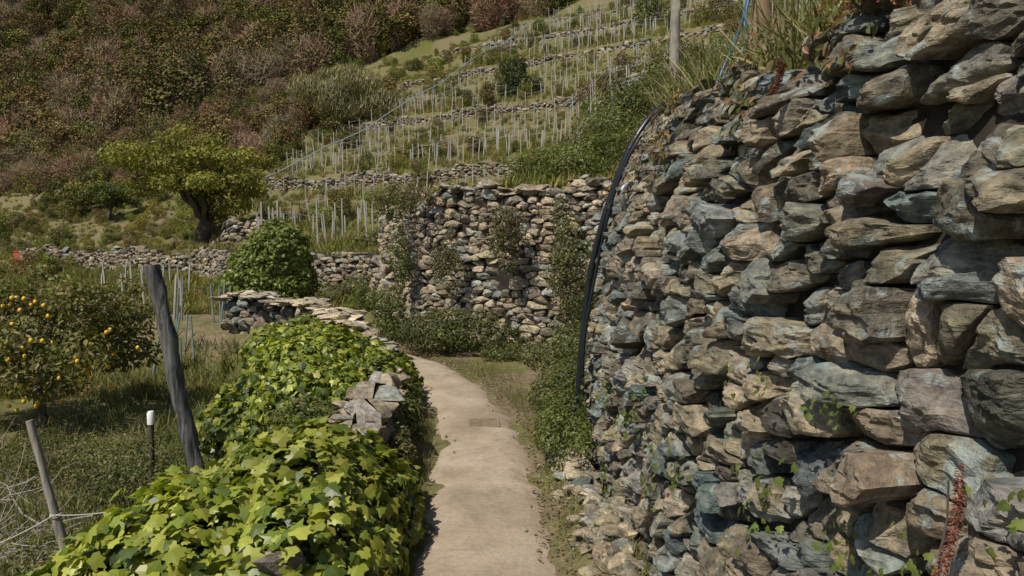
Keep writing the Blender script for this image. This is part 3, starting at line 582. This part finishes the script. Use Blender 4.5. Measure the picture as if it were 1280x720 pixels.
# leaf litter and twigs on the verge
n=5200; y=U(2.2,11,n); xr_=np.interp(y,pe[:,0],pe[:,2]); x=xr_+rng.normal(.12,.2,n); P2=np.stack([x,y],-1); m=(-sdist(P2,W12x)<-.05)&(x>xr_-.16*U(0,1,n)); x,y=x[m],y[m]; k=len(x)
leaf_obj('leaf_litter',np.stack([x,y,H(x,y)+np.where(x<np.interp(y,pe[:,0],pe[:,2]),.03,.012)],-1),rnd(k)*.5+np.array([0,0,1]),rnd(k),U(.012,.038,k),np.array([(0.19,0.135,0.085),(0.12,0.085,0.055),(0.26,0.20,0.13)])[rng.integers(0,3,k)],T_simple(),M_leaf)
for c,r,n,sz,p in [((-3.0,5.0,-.65),(1.0,.8,.3),4500,.04,G_MID+G_DRY),((-2.1,4.9,-.4),(.6,.7,.38),5000,.04,G_MID+[(0.17,0.2,0.04)]),((-3.6,6.6,-.6),(1.0,.8,.35),4500,.04,G_DARK+G_MID),((-2.6,9.2,-.5),(.7,1.2,.4),4000,.05,G_MID),((-5,13,-.5),(1.2,1.2,.5),4000,.06,G_MID+G_DARK),((-4.8,7.6,-.7),(1.2,.9,.3),4000,.04,G_DRY+G_MID),((-8.5,15,-.3),(1.2,1.2,.8),4000,.07,G_MID),((-12,21,-.2),(2.5,1,.6),4500,.09,G_MID),((-4.2,22,1.8),(1.3,1.3,.5),3500,.08,G_MID+G_DRY),((-3.4,16.2,.3),(.5,.8,.5),2500,.06,G_MID),((-8.6,22,.2),(1.6,.6,.7),3500,.08,G_MID+G_DARK),((-4.6,19.0,.3),(.8,.5,.5),2500,.06,G_MID+G_DRY),((-15,27.5,-.3),(2.4,1,.9),4000,.1,G_MID+G_DRY)]:
    shrub('scrub_patch',c,r,n,sz,p,14)
# ---------------------------------------------------------------- posts / stakes
def post(name,a,b,r,mat,sides=9,rough=0.3,j=.012,n=24):
    P=bend(a,b,n,j); return tubes(name,[(P,np.linspace(r*1.08,r*.95,n))],mat,None,sides,rough)
post('leaning_wooden_post',(-2.72,6.0,-1.0),(-3.16,6.0,1.53),0.064,M_post,14,.35,.006)
pr=group('thin_wooden_pole'); q=post('shaft',(-2.6,4.15,-1.1),(-2.98,4.15,0.64),0.026,M_pole,j=.006); q.parent=pr
def sag(a,b,s,n=12):
    t=np.linspace(0,1,n)[:,None]; P=np.array(a)*(1-t)+np.array(b)*t; P[:,2]-=s*4*(t*(1-t))[:,0]; return P
tubes('tied_cord',[(sag((-2.84,4.12,.05),(-2.25,4.3,.08),.03),.004),(sag((-2.84,4.12,.05),(-3.3,4.0,-.15),.02),.004)]+[(np.array([(-2.845+.03*math.cos(a),4.15+.03*math.sin(a),.04+.004*k) for a in np.linspace(0,6.28,10)]),.005) for k in range(-2,3)],M_cord,pr,6)
wp=group('capped_stake'); tubes('stake',[(bend((-3.62,6.7,-.9),(-3.60,6.7,-.05),5,0),.028)],M_bark,wp,8); tubes('white_cap',[(np.array([(-3.60,6.7,-.08),(-3.60,6.7,.03),(-3.60,6.7,.05)]),[.036,.036,.026])],M_white,wp,12)
paths=[]
for _ in range(70):
    c=np.array([-3.75+U(-.55,.3),4.9+U(-.3,.3),-.4+U(-.35,.4)]); d=norm(np.array([rng.normal(0,1),rng.normal(0,.4),rng.normal(.35,.6)])); l=U(.3,.9); paths.append((bend(c-d*l/2,c+d*l/2,5,.15),np.linspace(.007,.002,5)))
tubes('dry_branch_pile',paths,M_pole,None,5)
paths=[]
for _ in range(60):
    x=U(-4.6,-2.2);y=U(5.6,8); z=float(H(x,y)); paths.append((bend((x,y,z),(x+U(-.12,.12),y,z+U(.3,.75)),5,.1),np.linspace(.005,.002,5)))
tubes('dry_stems',paths,M_bark,None,4)
def stakes(name,XY,h,r,mat,parent=None):
    n=len(XY); x,y=XY[:,0],XY[:,1]; z=H(x,y); top=np.stack([x+rng.normal(0,.09,n),y+rng.normal(0,.09,n),z+h*U(.75,1.12,n)],-1); bot=np.stack([x,y,z-.2],-1)
    c=np.array([(-1,-1,0),(1,-1,0),(1,1,0),(-1,1,0)],float)*r; V=np.concatenate([bot[:,None]+c,top[:,None]+c*.8],1)
    f=np.array([[0,1,5,4],[1,2,6,5],[2,3,7,6],[3,0,4,7],[4,5,6,7]]); F=(np.arange(n)[:,None,None]*8+f).reshape(-1,4)
    return new_obj(name,make_mesh(name,V.reshape(-1,3),[F],mat,None,False),parent),top
rows=[]
for tw in TW[1:]:
    for dt in (1.1,2.6,4.1,5.4):
        w0=U(4,9);w1=50
        ws=np.arange(w0,w1,1.1); ws=ws+U(-.25,.25,len(ws)); tt=tw+dt; x=tt*Td[0]+ws*Wd[0]; y=tt*Td[1]+ws*Wd[1]
        m=(x>-18.5)&(y>25)&(x<.6*y)&(U(0,1,len(x))>.08)&(vnoise(np.stack([x,y,0*x],-1),.12,77)>-.45); r=np.stack([x,y],-1)[m]; 
        if tw>60: r=r[U(0,1,len(r))>.2]
        if len(r): rows.append(r)
for tt in (26.5,28.5,30.5,32.3):
    ws=np.arange(12,38,0.9); x=tt*Td[0]+ws*Wd[0]; y=tt*Td[1]+ws*Wd[1]; m=U(0,1,len(x))>.1; rows.append(np.stack([x,y],-1)[m])
vs=group('vineyard_stakes')
far=np.vstack([r for r in rows]); so,top=stakes('stakes',far,1.5,.033,M_stake,vs)
wp_=[]; k=0
for r in rows:
    tp=top[k:k+len(r)]; k+=len(r)
    for a,b in zip(tp[:-1],tp[1:]):
        if np.linalg.norm(a-b)<3.2 and U()<.8: wp_.append((np.array([a,(a+b)/2-np.array([0,0,.03]),b])-np.array([0,0,.15]),.008))
tubes('wires',wp_,M_stake,vs,3)
XY=np.array([(x_,y_) for y_ in (15.0,17,19.5,22,25) for x_ in np.arange(-y_*.60,-y_*.47,.7)+U(-.1,.1)]); XY=XY+rng.normal(0,.12,XY.shape)
stakes('garden_stakes',XY,1.0,.022,M_stake)
XY=np.array([(-9.0+U(-1,5.5),U(23,30)) for _ in range(22)]); stakes('garden_stakes',XY,1.7,.03,M_stake)
M_bluegrey=mat_plain('bluish_stake',(0.17,0.20,0.20),.6,.3)
XY=np.array([(-6.1+U(-.9,.5),U(12.4,14.5)) for _ in range(12)]); stakes('garden_stakes',XY,.85,.017,M_bluegrey)
a=np.array([-18.5,49.]);b=np.array([6.5,92.]); t=np.linspace(0,1,70)[:,None]; q=a+(b-a)*t; zz=H(q[:,0],q[:,1]); zz=np.convolve(np.pad(zz,5,'edge'),np.ones(11)/11,'valid')+1.5
mr=group('monorail_track'); tubes('rail',[(np.column_stack([q,zz]),.05)],M_pipe,mr,4)
tubes('supports',[(np.array([(x_,y_,z_-2.6),(x_,y_,z_)]),.04) for (x_,y_),z_ in zip(q[::2],zz[::2])],M_stake,mr,4)
# ---------------------------------------------------------------- hoses
def smooth3(P,it=3): return chaikin(np.array(P,float),it)
hp=smooth3([(2.0,7.0,2.95),(1.5,6.0,2.9),(1.24,5.5,2.86),(1.08,5.36,2.72),(0.89,5.30,2.44),(0.74,5.36,2.0),(0.635,5.46,1.55),(0.575,5.5,1.0),(0.535,5.5,.4),(0.525,5.5,0.02)])
hr=group('black_water_hose'); tubes('main_hose',[(hp,.028)],M_hose,hr,12); tubes('thin_hose',[(hp+np.array([.02,-.048,.0])+0.012*np.stack([np.sin(hp[:,2]*5),0*hp[:,0],0*hp[:,0]],-1),.013)],M_hose,hr,8)
tubes('clamps',[(hp[k:k+2]+0,.034) for k in (34,52)],M_hose,hr,10)
tubes('pipe_stub',[(smooth3([(1.15,4.95,2.12),(0.90,4.85,2.16),(0.77,4.8,2.13),(0.77,4.8,2.04),(0.81,4.85,1.96)],2),.018)],M_pipe)
post('wooden_fence_post',(1.52,4.25,2.4),(1.50,4.25,3.9),0.058,M_brown,14,.25,.006)
tubes('blue_irrigation_hose',[(smooth3([(1.20,4.2,2.58),(1.28,4.25,2.78),(1.36,4.25,2.95),(1.40,4.22,3.1),(1.43,4.2,3.3),(1.44,4.2,3.6)],2),.010),(smooth3([(1.30,4.1,2.72),(1.40,4.15,2.95),(1.38,4.15,3.1),(1.45,4.2,3.3)],2),.008)],M_blue,None,8)
zb=float(H(5.6,24)); post('wooden_fence_post',(5.6,24,zb-.3),(5.6,24,12.5),0.17,M_pole,10,.2,.004)
bm=bmesh.new(); bmesh.ops.create_cube(bm,size=1); 
for v in bm.verts: v.co=Vector((v.co.x*.30,v.co.y*.30,v.co.z*.012))
bmesh.ops.bevel(bm,geom=bm.edges[:],offset=.004,segments=2,affect='EDGES')
for k in range(7):
    r=bmesh.ops.create_cube(bm,size=1)
    for v in r['verts']: v.co=Vector((v.co.x*.25,v.co.y*.014+(-.105+k*.035),v.co.z*.006+.0095))
me=bpy.data.meshes.new('drain_cover'); bm.to_mesh(me); bm.free(); me.materials.append(mat_plain('drain_concrete',(0.25,0.195,0.14),.9,.1)); o=new_obj('drain_cover',me); o.location=(-0.27,6.25,0.056); o.rotation_euler=(0,0,.1)
cr=group('plastic_crates')
for (x_,y_,c_) in [(-30.2,43,(0.35,0.5,0.55)),(-29.3,43.2,(0.5,0.55,0.55)),(-30.9,43.4,(0.45,0.09,0.05))]:
    bm=bmesh.new(); z_=float(H(x_,y_))+.3
    for sx,sy,sz,ox,oy,oz in [(.9,.05,.55,0,-.4,0),(.9,.05,.55,0,.4,0),(.05,.74,.55,-.42,0,0),(.05,.74,.55,.42,0,0),(.78,.74,.04,0,0,-.25),(.96,.03,.06,0,-.44,.24)]:
        r=bmesh.ops.create_cube(bm,size=1)
        for v in r['verts']: v.co=Vector((v.co.x*sx+ox,v.co.y*sy+oy,v.co.z*sz+oz))
    me=bpy.data.meshes.new('crate'); bm.to_mesh(me); bm.free(); me.materials.append(mat_plain('crate_plastic',c_)); o=new_obj('crate',me,cr); o.location=(x_,y_,z_)
# ---------------------------------------------------------------- light & camera
sd=Vector((-0.36,-0.44,0.82)).normalized(); el=math.asin(sd.z); az=math.atan2(sd.x,sd.y)%(2*math.pi)
w=bpy.data.worlds.new('World'); scene.world=w; w.use_nodes=True; nt=w.node_tree; nt.nodes.clear()
sky=nt.nodes.new('ShaderNodeTexSky'); sky.sky_type='NISHITA'; sky.sun_disc=False; sky.sun_elevation=el; sky.sun_rotation=az
bg=nt.nodes.new('ShaderNodeBackground'); bg.inputs[1].default_value=0.095; wo=nt.nodes.new('ShaderNodeOutputWorld')
nt.links.new(sky.outputs[0],bg.inputs[0]); nt.links.new(bg.outputs[0],wo.inputs[0])
ld=bpy.data.lights.new('sun','SUN'); ld.energy=4.7; ld.angle=math.radians(.5); ld.color=(1,.93,.79); lo=new_obj('sun',ld); lo.rotation_euler=sd.to_track_quat('Z','Y').to_euler()
cd=bpy.data.cameras.new('camera'); cd.lens=24; cd.sensor_width=36; cd.clip_end=2000; cd.clip_start=.05; co=new_obj('camera',cd); co.location=(0,0,1.75); co.rotation_euler=(math.radians(86),0,0); scene.camera=co
scene.view_settings.view_transform='Standard'; scene.view_settings.look='None'; scene.view_settings.exposure=0
